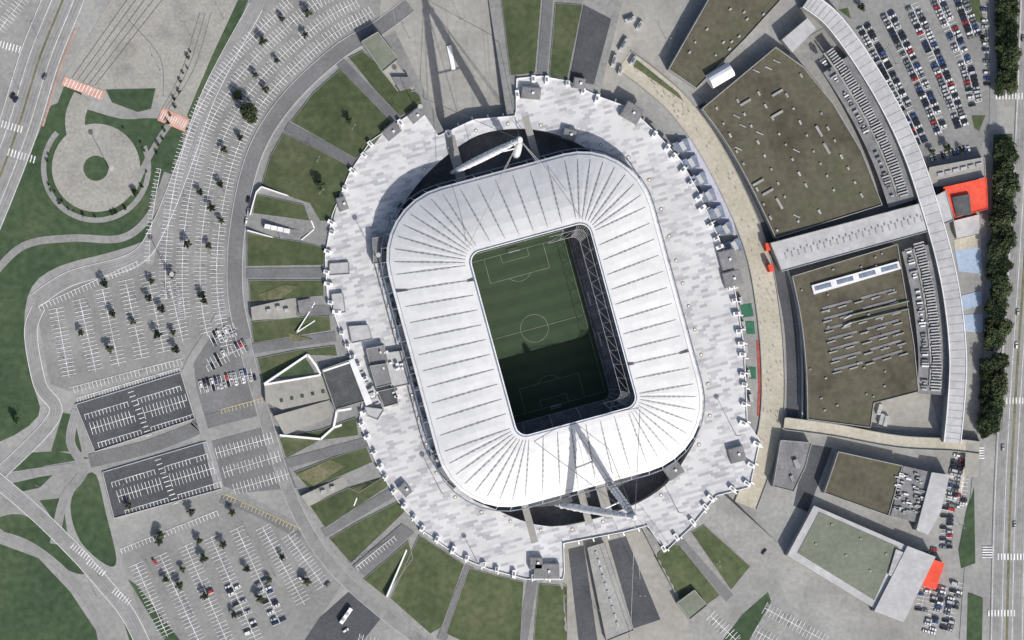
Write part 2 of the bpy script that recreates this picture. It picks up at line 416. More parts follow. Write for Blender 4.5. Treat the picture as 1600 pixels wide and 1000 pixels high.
SRV=[(cr([(60,480),(48,520),(62,600),(85,650),(0,740),(-30,760)],8),8),
(cr([(55,470),(110,435),(210,405),(250,350),(290,250),(330,140),(400,10),(420,-40)],8),9),
(cr([(-20,738),(25,775),(70,815),(120,865),(160,910),(200,960),(230,1020)],8),9),
(cr([(-20,832),(40,850),(95,890),(140,945),(175,1020)],8),6),
(cr([(85,850),(100,780),(130,735),(110,690),(120,640)],8),6),
(cr([(-20,750),(60,738),(135,728)],8),6)]
for i,(p,w_) in enumerate(SRV):
    b.ribbon(p,w_,.15+i*.008,'road_asphalt')
    for d in (-w_*.3/S,-w_*.12/S,w_*.12/S,w_*.3/S): b.ribbon(off(p,d),.6,.154+i*.008,'worn_track')
b.ribbon(cr([(140,720),(225,700),(300,672),(320,660),(430,632)],8),9,.205,'mid_asphalt')
b.ribbon(cr([(345,780),(400,800),(470,838)],8),5,.212,'mid_asphalt')
b.ribbon(cr([(290,575),(315,660),(345,770)],8),6,.245,'road_asphalt')
b.ribbon(cr([(345,490),(300,560),(292,580)],8),5,.252,'road_asphalt')
b.make('service_road')
b=B()
for pts,w in (([(60,480),(48,520),(62,600),(85,650),(0,740)],4.2),([(55,470),(110,435),(210,405),(250,350),(290,250),(330,140),(400,10)],4.8),([(-20,738),(25,775),(70,815),(120,865),(160,910),(200,960),(230,1020)],4.8)):
    c=cr(pts,8)
    for sg in (-1,1):
        o_=[G(x,y,0) for x,y in off(c,sg*w/S)]
        for i in range(len(o_)-1): b.beam(o_[i],o_[i+1],.35,.3,'white_steel')
b.make('kerb')
for (x,y) in ((145,890),(185,935),(120,865)):
    b=B()
    for k in range(7): c=(x-10+k*4,y-8+k*3); b.ribbon([c,(c[0]+6,c[1]-8)],.7,.27,'mark')
    b.make('zebra_crossing')
sheet('car_park_asphalt','dark_asphalt',[[(118,632),(282,582),(304,654),(148,706)],[(160,738),(322,690),(346,764),(178,810)]],.12)
sheet('car_park_asphalt','mid_asphalt',[[(302,560),(352,495),(386,500),(414,622),(312,650)],[(328,690),(424,664),(464,762),(380,770),(350,760)]],.05)
sheet('yard_asphalt','dark_asphalt',[[(545,925),(600,960),(560,1010),(470,1010),(500,965)]],.1)
b=B()
for q in ([(118,632),(282,582),(304,654),(148,706)],[(160,738),(322,690),(346,764),(178,810)]):
    for i in range(4): b.beam(G(*q[i],0),G(*q[(i+1)%4],0),.5,.9,'metal_roof')
b.make('perimeter_wall')
# ---------- parking stalls ----------
mk=B(); slots=[]; oil=B()
def stalls(pp,depth=12,step=6,both=True,z=.27,tag=None,sk=0.0,w=.34,carp=0,mat='mark',ymin=-999):
    mk.ribbon(pp,w,z,mat)
    for (x,y,dx,dy) in resamp(pp,step):
        nx,ny=-dy,dx
        for sg in ((1,-1) if both else (1,)):
            if random.random()<.03: continue
            ex,ey=x+nx*depth*sg+dx*sk,y+ny*depth*sg+dy*sk
            mk.ribbon([(x,y),(ex,ey)],w,z+.004,mat)
            if z<.28 and random.random()<.3:
                cx_,cy_=x+dx*step/2,y+dy*step/2
                oil.ribbon([(cx_+nx*depth*.3*sg,cy_+ny*depth*.3*sg),(cx_+nx*depth*random.uniform(.6,.9)*sg,cy_+ny*depth*.8*sg)],random.uniform(.6,1.6),z-.008,'worn_track')
            if carp and y>ymin and random.random()<carp:
                slots.append((x+nx*depth*.55*sg+dx*step/2,y+ny*depth*.55*sg+dy*step/2,math.degrees(math.atan2(-ny,nx))+(180 if random.random()<.5 else 0),z-.05))
R2=[p for p in RR if -10<p[1]<620 and p[0]<600]
for d,ylo,yhi in ((28,0,560),(54,0,530),(82,0,500),(108,0,470)):
    o_=[p for p in off(R2,d) if ylo<p[1]<yhi]
    if len(o_)>2: stalls(o_,10,6,True)
stalls([p for p in off(R2,134) if 260<p[1]<420],8,6,False)
for k,(a,c) in enumerate([((88,482),(108,590)),((124,468),(150,582)),((160,452),(186,572)),((196,438),(222,560)),((230,428),(256,550)),((264,440),(286,535))]):
    stalls([a,c],12,6.2)
stalls([(108,606),(285,560)],10,6.2,False); stalls([(60,478),(215,408)],9,6.2,False); stalls([(120,622),(280,575)],7,4.5,False,.28)
for (o,n_) in (((118,632),3),((160,738),3)):
    for k in range(3):
        a=(o[0]+14+k*10.5,o[1]+16+k*22); c=(a[0]+150,a[1]-45)
        stalls([a,lerp(a,c,.45)],8 if k!=1 else 10,5.8,k==1,.29) ; stalls([lerp(a,c,.55),c],8 if k!=1 else 10,5.8,k==1,.29)
    for k in range(11):
        p=lerp((o[0]+82,o[1]-18),(o[0]+110,o[1]+50),k/10); mk.ribbon([p,(p[0]+9,p[1]-3)],.5,.3,'mark')
for (a,c,p) in (((322,572),(384,540),.35),((312,606),(398,584),.8),((330,532),(372,512),.2)): stalls([a,c],10,6,True,carp=p)
for (a,c) in (((338,708),(425,684)),((350,738),(438,712)),((366,765),(452,740))): stalls([a,c],9,6)
for a,c,p in (((212,882),(262,995),.02),((250,868),(312,1005),.03),((290,853),(356,1005),.1),((330,840),(402,1005),.4),((370,826),(438,975),.4),((410,824),(476,945),.15),((450,836),(505,915),.05)):
    stalls([a,c],12,6,True,carp=p,ymin=905)
stalls([(188,858),(340,798)],8,6,False); stalls([(352,772),(470,826)],8,6,False,mat='mark_yellow')
stalls([(345,640),(425,618)],7,6,False,mat='mark_yellow')
stalls([(556,886),(636,822)],8,5.8,False,z=4.6)
stalls([(0,45),(38,-5)],10,6); stalls([(-5,5),(25,-30)],10,6)
stalls([(500,0),(560,-25)],10,6)
stalls([(560,1000),(640,1020)],10,6)
sheet('car_park_asphalt','dark_asphalt',[[(1098,800),(1118,784),(1210,852),(1176,888)]],.06)
stalls([(1108,800),(1190,866)],10,6,True,carp=.25)
for a,c in (((1110,962),(1150,1000)),((1180,985),(1215,1005)),((1195,950),(1290,1002))): stalls([a,c],10,6)
sheet('car_park_surface','lot_surface',[[(1318,-30),(1540,-30),(1545,200),(1530,238),(1442,252),(1410,190),(1370,105),(1310,20)]],.04)
sheet('lawn','grass',[[(1518,180),(1540,180),(1530,205),(1522,200)],[(1510,-5),(1530,-5),(1538,40),(1520,30)],[(1330,30),(1310,15),(1325,12)]],.07)
for pts in ([(1348,40),(1385,110),(1420,180),(1440,225)],[(1385,20),(1420,90),(1452,160),(1472,208)],[(1424,8),(1455,75),(1482,140),(1502,195)],[(1462,-5),(1490,55),(1512,110),(1524,160)],[(1498,-10),(1522,55)]):
    stalls(cr(pts,6),11,6.1,True,carp=.84)
stalls([(1445,245),(1512,228)],10,6,False,carp=.8)
for pts,p in (([(1500,710),(1480,800),(1478,855)],.7),([(1455,855),(1440,950)],.4),([(1470,915),(1452,985)],.7),([(1510,700),(1500,790)],.3),([(1497,910),(1480,980)],.5)):
    stalls(pts,9,6,True,carp=p)
stalls([(1541,10),(1546,130)],7,9,False,carp=.8)
mk.make('parking_markings'); oil.make('oil_stains')
# ---------- north plaza ----------
sheet('plaza','plaza',[[(596,-20),(778,-20),(790,178),(690,205),(660,160),(620,110),(590,70)],[(930,130),(962,10),(1010,50),(1050,110),(985,165)],[(960,-20),(1075,-20),(1040,105),(1000,95),(955,30)]],.03)
b=B()
for k in range(6): b.ribbon([(610+k*28,-10),(640+k*25,170)],.25,.27,'grey_wall')
b.ribbon([(762,40),(768,165)],1.0,.28,'grey_wall')
b.make('plaza_joints')
b=B()
b.prism([(698,72),(705,70),(712,108),(706,110)],0,1,'white_paint','grey_wall'); b.make('concrete_bench')
b=B()
for (x,y,l_,a) in ((975,70,9,60),(990,95,6,60),(985,30,7,20),(1000,40,6,60),(960,95,8,75),(970,110,5,75)): b.box(x,y,l_,2.4,2.8,a,0,'white_steel','plant_metal'); b.box(x,y,l_*.5,1,.5,a,2.8,'grey_roof')
b.make('ticket_cabins')
sheet('plaza','plaza',[[(876,850),(978,833),(1015,828),(1080,960),(1060,1020),(880,1020)]],.03)
sheet('ramp_road','dark_asphalt',[[(888,858),(912,852),(935,1010),(905,1010)],[(950,845),(978,838),(1032,968),(990,982)]],.1)
b=B(); b.prism([(918,856),(945,848),(990,985),(948,1002)],0,3.5,'grey_wall','grey_wall',.6)
for k in range(10): 
    p=lerp((932,865),(965,975),k/9); b.box(*p,3,1.4,.7,-70,3.5,'plant_metal')
b.make('ramp_building')
# ---------- promenade ----------
PR=cr([(975,95),(1015,125),(1060,165),(1105,225),(1150,310),(1182,390),(1198,470),(1207,560),(1206,650),(1190,720),(1165,790)],8)
b=B(); b.ribbon(PR,15,.34,'beige'); b.make('promenade')
b=B()
for d in (-18,18):
    o_=[G(x,y,0) for x,y in off(PR,d)]
    for i in range(len(o_)-1): b.beam(o_[i],o_[i+1],.5,1.1,'grey_wall')
b.make('boundary_wall')
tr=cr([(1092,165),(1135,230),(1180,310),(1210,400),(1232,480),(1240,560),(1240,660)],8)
b=B(); b.ribbon(tr,9,.3,'dark_asphalt'); b.ribbon(off(tr,-9),2.2,.31,'mid_asphalt'); b.make('painted_shade_lane')  # dark strip paints in the shaded gap between promenade and mall
b=B()
for i in range(len(tr)-1):
    b.beam(G(*off(tr,-12)[i],.0),G(*off(tr,-12)[i+1],.0),.8,3.2,'metal_roof')
b.make('retaining_wall')
sheet('paving','lavender',[[(1060,215),(1085,215),(1120,270),(1145,340),(1150,370),(1118,345),(1090,285),(1062,240)]],.1)
sheet('sports_court','green_court',[[(1156,477),(1174,474),(1178,494),(1161,496)],[(1165,502),(1178,502),(1180,522),(1167,522)],[(1170,573),(1181,574),(1181,592),(1171,592)]],.1)
sheet('sports_court','red_court',[[(1182,532),(1186,532),(1189,600),(1186,650),(1183,650),(1185,600)]],.12)
b=B()
for i in range(7):
    x,y=1050+i*13.5,225+i*26
    b.face([G(x,y,PZ+.05),G(x+24,y-10,1.5),G(x+30,y+10,1.5),G(x+8,y+14,PZ+.05)],'blue_glass')
    b.box(x+17,y+3,6,3,5,-60,0,'metal_roof')
for i in range(5):
    x,y=1158+i*4,470+i*38
    b.box(x,y,5,2.2,3.2,-80,0,'grey_wall','plant_metal')
b.make('entrance_stairs')
# ---------- SHOPPING CENTRE ----------
mall=empty('shopping_centre')
b=B()
ZR=8
arcL1=cr([(1097,170),(1130,215),(1165,275),(1195,335),(1212,372)],4)
b.prism([(1212,74)]+arcL1+[(1378,320),(1345,235),(1300,160),(1255,105)],0,ZR,'brown_roof','grey_wall',.7)
arcL2=cr([(1238,432),(1252,500),(1260,580),(1262,655)],4)
b.prism(arcL2+[(1360,668),(1365,630),(1435,612),(1428,540),(1402,382)],0,ZR,'brown_roof','grey_wall',.7)
b.prism([(1118,-20),(1238,-20),(1165,60),(1088,138),(1045,108)],0,ZR,'brown_roof','grey_wall',.7)
b.make('green_roof_blocks',mall)
b=B()
band=cr([(1262,0),(1300,30),(1345,90),(1390,165),(1425,240),(1452,320),(1476,405),(1490,480),(1497,560),(1494,630),(1488,692)],6)
o1=off(band,-13); o2=off(band,13)
ZB=12
for i in range(len(band)-1):
    q=[G(*o1[i],ZB),G(*o1[i+1],ZB),G(*o2[i+1],ZB),G(*o2[i],ZB)]
    b.face(q,'metal_roof')
    for (A,C) in ((q[0],q[1]),(q[3],q[2])):
        b.face([A,C,(C[0],C[1],0),(A[0],A[1],0)],'grey_wall'); b.beam(A,C,.6,.5,'white_steel')
    b.beam((q[0][0],q[0][1],ZB),(q[3][0],q[3][1],ZB),.25,.12,'seam')
b.make('curved_gallery',mall)
b=B()
seg=[(i) for i in range(len(band)) if 75<band[i][1]<320 or 370<band[i][1]<625]
d13,d62=off(band,13),off(band,62)
for i in range(len(band)-1):
    if i in seg and i+1 in seg:
        b.face([G(*d13[i],ZR-.5),G(*d13[i+1],ZR-.5),G(*d62[i+1],ZR-.5),G(*d62[i],ZR-.5)],'grey_roof')
o40=off(band,40)
for (x,y,dx,dy) in resamp(o40,4.6):
    if (80<y<310) or (380<y<610):
        nx,ny=-dy,dx; an=math.degrees(math.atan2(-ny,nx))
        b.box(x-nx*7,y-ny*7,random.uniform(5,7.5),.9,random.uniform(1.2,2.2),an,ZR-.5,'grey_wall',random.choice(['plant_metal','metal_roof']))
        if random.random()<.7: b.box(x+nx*11,y+ny*11,random.uniform(1.5,5),1.0,1.4,an,ZR-.5,'grey_wall',random.choice(['plant_metal','white_steel','grey_roof']))
b.ribbon([(p[0],p[1]) for p in off(band,43) if 80<p[1]<310],1.2,ZR+.3,'grey_wall')
b.ribbon([(p[0],p[1]) for p in off(band,43) if 380<p[1]<610],1.2,ZR+.3,'grey_wall')
b.make('hvac_plant',mall)
b=B()
def inpoly(x,y,pp):
    c=False;j=len(pp)-1
    for i in range(len(pp)):
        if (pp[i][1]>y)!=(pp[j][1]>y) and x<(pp[j][0]-pp[i][0])*(y-pp[i][1])/(pp[j][1]-pp[i][1])+pp[i][0]: c=not c
        j=i
    return c
P1=[(1212,84)]+[(x+8,y+4) for x,y in arcL1]+[(1370,318),(1338,235),(1295,165),(1250,112)]
for r in range(6):
    for k in range(11):
        x=1120+r*33+k*10.5; y=172-r*14+k*21+random.uniform(-3,3)
        if inpoly(x,y,P1) and random.random()<.8: b.box(x,y,random.choice([1.6,2.0,3]),1.3,.8,-62,ZR,'grey_roof',random.choice(['grey_wall','plant_metal']))
for k in range(16):
    x,y=random.uniform(1110,1370),random.uniform(90,360)
    if inpoly(x,y,P1): b.box(x,y,5,.6,.6,-25,ZR,'grey_wall','plant_metal')
for i,(x,y) in enumerate([(1215,145),(1215,178),(1165,160),(1185,285),(1200,300),(1218,318),(1280,205),(1292,232)]):
    b.box(x,y,8,1.6,1,30 if i<5 else -60,ZR,'grey_wall','grey_wall')
P2=arcL2+[(1355,660),(1365,630),(1425,605),(1420,540),(1395,390)]
for r in range(7):
    b.ribbon([(1285+r*3,482+r*16),(1330+r*3,470+r*16)],1.6,ZR+.3,'grey_roof'); b.ribbon([(1345+r*3,466+r*16),(1398+r*2,452+r*16)],1.6,ZR+.3,'grey_roof')
    for s_ in range(5): b.box(1290+r*3+s_*26,486+r*16-s_*7,6,.9,1.0,16,ZR,'grey_roof','grey_wall')
b.prism([(1268,446),(1404,408),(1408,420),(1272,460)],ZR,ZR+1.6,'white_steel','white_steel')
for k in range(4): 
    p=lerp((1286,448),(1390,419),k/3); b.box(*p,11,2.6,.3,15,ZR+1.62,'blue_glass')
for y0 in (0,12): 
    pp=[G(1318,498+y0,ZR+1),G(1330,492+y0,ZR+1),G(1420,470+y0,ZR+1)]
    b.tube(pp[0],pp[1],.6,.6,'metal_roof'); b.tube(pp[1],pp[2],.6,.6,'green_roof')
for k in range(40):
    x,y=random.uniform(1240,1430),random.uniform(385,660)
    if inpoly(x,y,P2): b.box(x,y,random.choice([1.2,1.6]),1.0,.8,15,ZR,'grey_roof','grey_wall')
P3=[(1125,0),(1225,0),(1160,60),(1090,125),(1055,105)]
for k in range(26):
    x,y=random.uniform(1050,1225),random.uniform(0,130)
    if inpoly(x,y,P3): b.box(x,y,random.choice([1.2,2]),1.2,.8,45,ZR,'grey_roof','plant_metal')
b.make('rooftop_vents',mall)
b=B()
b.prism([(1204,380),(1438,318),(1478,298),(1490,344),(1448,362),(1222,424)],0,ZB-1,'metal_roof','grey_wall',.6)
for k in range(22):
    p=lerp((1228,400),(1440,342),k/21); b.box(*p,.8,3.6,.4,15,ZB-1,'grey_roof','grey_wall'); b.box(p[0]+3,p[1]-8,.8,1.4,.4,15,ZB-1,'grey_roof','grey_roof')
b.make('entrance_gallery',mall)
b=B(); b.prism([(1474,293),(1541,278),(1543,326),(1492,340)],4,10,'red_roof','red_roof',.4); b.prism([(1488,308),(1515,303),(1518,335),(1495,338)],0,12,'dark_roof','grey_wall'); b.make('red_canopy',mall)
b=B(); b.prism([(1196,380),(1203,379),(1205,391),(1198,392)],0,7,'red_roof','red_roof'); b.prism([(1200,414),(1207,412),(1210,424),(1203,425)],0,7,'red_roof','red_roof'); b.make('red_portal',mall)
b=B(); b.poly([(1262,110),(1310,85),(1285,45),(1230,75)],.3,'park_concrete')
b.prism([(1222,62),(1262,28),(1275,45),(1238,82)],0,9,'metal_roof','grey_wall')
b.poly([(1362,622),(1450,600),(1470,680),(1362,668)],.3,'plaza')
for (x,y) in ((1378,655),(1385,658),(1375,640)): b.box(x,y,7,2.4,2.8,75,.3,'white_steel','plant_metal')
b.make('loading_dock',mall)
b=B()
b.prism([(1220,688),(1268,692),(1258,730),(1240,768),(1208,760)],0,7,'grey_roof','grey_wall',.6)
b.prism([(1310,706),(1410,728),(1388,806),(1288,770)],0,8,'brown_roof','grey_wall',.7)
b.prism([(1412,728),(1456,738),(1438,818),(1392,806)],0,7.5,'grey_roof','grey_wall')
b.prism([(1456,738),(1484,742),(1470,800),(1450,836),(1432,828)],0,10,'metal_roof','grey_wall')
for k in range(60): b.box(1412+random.uniform(-12,32),770+random.uniform(-32,34),random.uniform(1.5,4),1.0,1.3,-15,7.5,'grey_wall',random.choice(['plant_metal','grey_wall','white_steel']))
b.box(1245,725,6,3,2,-70,7,'grey_wall'); b.box(1238,748,4,2,1.5,-70,7,'grey_wall')
b.make('south_units',mall)
b=B()
b.prism([(1272,790),(1418,853),(1374,955),(1230,868)],0,8,'metal_roof','grey_wall')
b.prism([(1280,800),(1404,855),(1366,938),(1246,864)],8,8.3,'green_roof','metal_roof')
b.prism([(1418,853),(1462,870),(1412,972),(1366,955)],0,10,'metal_roof','grey_wall')
b.prism([(1458,874),(1476,880),(1462,922),(1440,914)],0,6,'red_roof','red_roof')
for (x,y) in ((1300,820),(1345,842),(1385,866),(1275,850),(1322,868),(1360,892)): b.box(x,y,1.4,1.2,.6,-25,8.3,'grey_wall','grey_wall')
b.prism([(1400,858),(1416,865),(1400,905),(1388,898)],8.3,9.6,'plant_metal','grey_wall')
b.make('supermarket_block',mall)
b=B(); b.tube(G(1108,128,9),G(1142,108,9),5,5,'white_steel',16); b.make('barrel_vault',mall)
b=B(); w_=cr([(1225,662),(1300,672),(1400,690),(1485,695),(1530,700)],5); b.ribbon(w_,8,5,'beige')
for d in(-9.5,9.5):
    o_=[G(x,y,0) for x,y in off(w_,d)]
    for i in range(len(o_)-1): b.beam(o_[i],o_[i+1],.5,6,'grey_wall')
b.ribbon([(1520,690),(1518,745)],9,5.02,'plaza'); b.make('footbridge')
sheet('painted_shade_lane','dark_asphalt',[[(1262,694),(1300,700),(1262,800),(1240,790)]],.05)  # dark sheet, shade between the south blocks put into its colour
sheet('paving','blue_court',[[(1492,392),(1532,386),(1535,428),(1498,424)],[(1502,462),(1534,454),(1534,476),(1504,486)],[(1504,492),(1536,490),(1536,520),(1506,518)]],.1)
sheet('paving','beige',[[(1490,375),(1532,365),(1533,386),(1492,392)],[(1478,745),(1500,700),(1520,705),(1500,780)]],.08)
b=B(); b.prism([(1452,262),(1538,246),(1540,276),(1476,290),(1448,292)],0,6,'plaza','grey_wall',.5)
for k in range(6): b.box(1470+k*12,272-k*3,4,2,1,12,6,'plant_metal')
b.prism([(1490,345),(1530,335),(1530,365),(1495,372)],0,5,'metal_roof','grey_wall'); b.make('entrance_building')
# main road east
b=B(); er=cr([(1622,-60),(1612,200),(1600,420),(1588,600),(1578,800),(1572,1060)],8)
b.ribbon(er,22,.42,'road_asphalt')
for d in (-20,-16,-13,13,16,20): b.ribbon(off(er,d),.7,.432,'worn_track')
b.make('boulevard')
b=B(); b.ribbon(cr([(1548,-40),(1552,150),(1548,400),(1540,600),(1520,800),(1505,1000)],8),5,.4,'road_asphalt'); b.make('side_road')
b=B()
for d in (-24,-8,8,24): b.ribbon(off(er,d),.3,.46,'mark')
b.ribbon(off(er,0),1.6,.47,'grass_dry')
for (x,y) in ((1572,150),(1583,626),(1575,870),(1560,958)):
    for k in range(9): b.ribbon([(x-15+k*5,y-5),(x-15+k*5,y+5)],.9,.5,'mark')
for (x,y) in ((1543,855),(1530,700)): 
    for k in range(5): b.ribbon([(x-8,y+k*4),(x+8,y+k*4)],.8,.51,'mark')
b.make('road_markings')
sheet('lawn','grass_dark',[[(1510,800),(1522,760),(1524,880),(1502,888),(1498,860)],[(1556,-30),(1590,-30),(1588,140),(1560,140)],[(1552,210),(1582,210),(1575,530),(1548,530)],[(1530,560),(1570,560),(1566,672),(1532,672)],[(1512,925),(1536,935),(1534,1010),(1510,1010)]],.25)
sheet('lawn','grass',[[(985,100),(992,92),(1062,148),(1068,158)]],1.3)
# ---------- west entrance complex ----------
wp=empty('west_entrance')
b=B()
b.prism([(413,600),(512,585),(520,622),(440,640),(415,628)],0,4.5,'plaza','grey_wall')
b.prism([(428,650),(515,625),(520,650),(445,680)],0,4.5,'plaza','grey_wall')
b.prism([(503,578),(545,563),(572,626),(524,640)],0,8,'dark_roof','grey_wall',.5)
b.prism([(545,563),(553,560),(582,630),(572,634)],0,9.5,'white_steel','white_steel')
for k in range(9): b.box(*lerp((558,575),(590,640),k/8),6,1,1,20,PZ,'grey_roof','metal_roof')
for k in range(7): b.ribbon([lerp((428,606),(508,590),k/6),lerp((436,636),(516,620),k/6)],.25,4.55,'grey_wall')
for k in range(5): b.box(*lerp((440,626),(505,612),k/4),2,2,.5,10,4.5,'grey_wall','grass_dark')
b.make('terrace',wp)
b=B()
def wall(pts,w=1,h=5,z=0,mat='white_paint'):
    g=[G(x,y,z) for x,y in pts]
    for i in range(len(g)-1): b.beam(g[i],g[i+1],w,h,mat)
wall([(412,600),(480,554),(492,570),(500,585)],1.4,5); wall([(412,601),(500,586)],1.2,4.7)
wall([(436,680),(500,686),(520,668),(560,655)],1.4,5); wall([(520,668),(525,642),(590,632)],1.4,5.3); wall([(545,566),(503,580)],1.2,8.6)
wall([(390,336),(400,300),(408,292),(484,318)],.8,3); wall([(386,360),(500,392)],.7,2.5); wall([(485,345),(500,380),(510,340)],.8,5)
wall([(655,838),(640,845),(603,932)],1,4.5); wall([(560,770),(552,790)],.8,4); wall([(498,462),(462,520),(505,492)],.7,5); wall([(470,375),(498,352)],.7,5)
b.make('white_walls',wp)
b=B()
o=drape('grass_court',[(425,592),(478,560),(492,582)],1.2,'grass_dark'); o.parent=wp
b.prism([(432,355),(490,362),(485,376),(438,372)],0,4,'grey_roof','grey_wall')
for k in range(4): b.box(418+k*10,354+k*2.2,4,3,2.5,-10,2,'grey_wall','white_steel')
b.prism([(392,480),(455,466),(500,462),(490,492),(440,498),(394,500)],0,3.8,'plaza','grey_wall')
b.prism([(465,470),(485,466),(488,486),(468,490)],0,6,'grey_roof','grey_wall')
b.prism([(470,775),(535,745),(555,735),(560,748),(482,792)],0,3.5,'plaza','grey_wall')
for (x,y) in ((420,485),(435,480),(448,484),(505,768),(520,762)): b.box(x,y,3,1.8,1.6,10,3.8 if y<600 else 3.5,'white_steel','plant_metal')
b.make('service_court',wp)
b=B()
for (pp,z1,mt) in (([(572,545),(600,540),(606,565),(578,570)],10,'grey_roof'),([(600,552),(628,548),(640,600),(612,606)],9,'metal_roof'),([(578,572),(604,568),(612,600),(588,606)],11.5,'grey_roof'),([(590,612),(616,606),(622,630),(600,636)],10,'dark_roof'),([(545,510),(575,508),(582,530),(550,536)],8,'metal_roof'),([(582,372),(598,370),(600,410),(584,412)],12,'grey_roof'),([(570,636),(600,640),(590,656),(575,650)],9,'metal_roof'),([(518,460),(536,458),(540,488),(522,490)],8,'metal_roof'),([(515,412),(545,410),(546,428),(515,430)],7.2,'metal_roof')):
    b.prism(pp,PZ-.5,z1,mt,'grey_wall',.5)
for k in range(22): b.box(random.uniform(578,630),random.uniform(550,625),random.uniform(1,3),1.5,1.2,20,10.5 if k%2 else 9.2,'plant_metal','white_steel')
b.make('hospitality_block',wp)
b=B(); b.prism([(565,65),(590,50),(622,92),(598,112)],0,7,'green_roof','grey_wall',.6); b.prism([(592,105),(618,96),(650,140),(628,150)],0,4,'plaza','grey_wall',.5)
b.prism([(612,120),(640,120),(646,136),(625,142)],4,6.5,'grey_roof','grey_wall'); b.make('service_building')
b=B(); b.prism([(1058,942),(1085,922),(1105,946),(1078,968)],0,6,'green_roof','grey_wall',.6); b.make('service_building')
KI=[(988,176,30,11,-30),(1138,405,30,11,-75),(1145,435,24,12,-75),(1152,710,24,10,-75),(1053,735,26,9,35),(890,210,20,7,-15),(650,180,22,7,40),(535,318,22,6,-70),(855,893,40,10,0),(838,880,20,8,0),(633,765,20,6,-50),(700,745,40,5,-50),(905,130,18,7,-10),(830,145,30,8,-5),(612,205,26,8,40)]
for x,y,l,w,a in KI:
    b=B(); b.box(x,y,l*S,w,3.4,a,PZ,'grey_wall','grey_roof' if y!=893 else 'metal_roof'); b.box(x,y,l*S-1,w-1,.25,a,PZ+3.4,'grey_roof'); b.box(x+3,y,1.5,1.5,.9,a,PZ+3.65,'white_steel'); b.make('kiosk')
for a in range(0,360,4):
    if 62<a<74 or 99<a<116 or 275<a<300: continue
    r=tab(RI,a)-4; x,y=PP(a+random.uniform(-1,1),r)
    b=B(); b.box(x,y,random.uniform(3,6),2.4,2.6,a,PZ,'white_steel','white_paint'); b.box(x,y,2,1.2,.4,a,PZ+2.6,'grey_roof'); b.make('turnstile_booth')
# ---------- STADIUM ----------
sta=empty('football_stadium')
def rr(hu,hv,r,nl=11,ns=7,nc=8,u0=0,v0=0):
    o=[]
    def seg(a,c,n): 
        for k in range(n): o.append((a[0]+(c[0]-a[0])*k/n,a[1]+(c[1]-a[1])*k/n))
    def arc(cu,cv,a0,n):
        for k in range(n):
            t=math.radians(a0+90*k/n); o.append((cu+r*math.cos(t),cv+r*math.sin(t)))
    a,c=hu-r,hv-r
    seg((-a,-hv),(a,-hv),nl); arc(a,-c,-90,nc); seg((hu,-c),(hu,c),ns); arc(a,c,0,nc); seg((a,hv),(-a,hv),nl); arc(-a,c,90,nc); seg((-hu,c),(-hu,-c),ns); arc(-a,-c,180,nc)
    return [(u+u0,v+v0) for u,v in o]
OUT=rr(252,208,108,u0=0,v0=2); INN=rr(148,96,17,u0=4,v0=15)
NP=len(OUT)
def mid(a,c): return ((a[0]+c[0])/2,(a[1]+c[1])/2)
ZO,ZI=21.0,32.0
def rp(o,i,t,dz=0):
    u=o[0]+(i[0]-o[0])*t; v=o[1]+(i[1]-o[1])*t
    z=ZO+(ZI-ZO)*math.sin(t*math.pi/2)+dz
    return G(*L2P(u,v),z)
b=B(); T=[0,.06,.12,.3,.5,.7,.88,.965]
for j in range(NP):
    o0,o1=OUT[j],OUT[(j+1)%NP]; i0,i1=INN[j],INN[(j+1)%NP]; om,im=mid(o0,o1),mid(i0,i1)
    amp=.24
    for k in range(len(T)-1):
        def dz(t): return amp*math.sin(math.pi*min(1,t/.965))
        b.face([rp(o0,i0,T[k]),rp(om,im,T[k],dz(T[k])),rp(om,im,T[k+1],dz(T[k+1])),rp(o0,i0,T[k+1])],'membrane')
        b.face([rp(om,im,T[k],dz(T[k])),rp(o1,i1,T[k]),rp(o1,i1,T[k+1]),rp(om,im,T[k+1],dz(T[k+1]))],'membrane')
    b.face([rp(o0,i0,.965),rp(o1,i1,.965),rp(o1,i1,.985),rp(o0,i0,.985)],'blue_glass')
    q=[rp(o0,i0,.985,.3),rp(o1,i1,.985,.3),rp(o1,i1,1,.3),rp(o0,i0,1,.3)]
    b.face(q,'white_steel')
    b.face([q[2],q[3],(q[3][0],q[3][1],ZI-2),(q[2][0],q[2][1],ZI-2)],'dark_roof')
b.make('roof_membrane',sta)
b=B()
for j in range(NP):
    o,i=OUT[j],INN[j]; prev=None; K=22
    for k in range(K+1):
        t=.06+.86*k/K; p=Vector(rp(o,i,t,.12)); w=.16+.42*math.sin(math.pi*k/K)
        if prev: 
            d=(p-prev[0]); d.z=0; d.normalize(); n_=Vector((-d.y,d.x,0)); a0=prev[0];w0=prev[1]
            b.face([a0+n_*w0,p+n_*w,p-n_*w,a0-n_*w0],'seam' if k%2 else 'seam_light')
            b.face([a0+n_*.12+Vector((0,0,.1)),p+n_*.12+Vector((0,0,.1)),p-n_*.12+Vector((0,0,.1)),a0-n_*.12+Vector((0,0,.1))],'seam')
        prev=(p,w)
for j,wd in ((1,1.5),(36,1.5)):
    b.beam(rp(OUT[j],INN[j],0,.5),rp(OUT[j],INN[j],.97,.5),wd,.35,'dark_roof')
b.make('roof_trusses',sta)
b=B()
IL=rr(141,89,14,u0=4,v0=15); IM=rr(132,76,12,u0=4,v0=15)
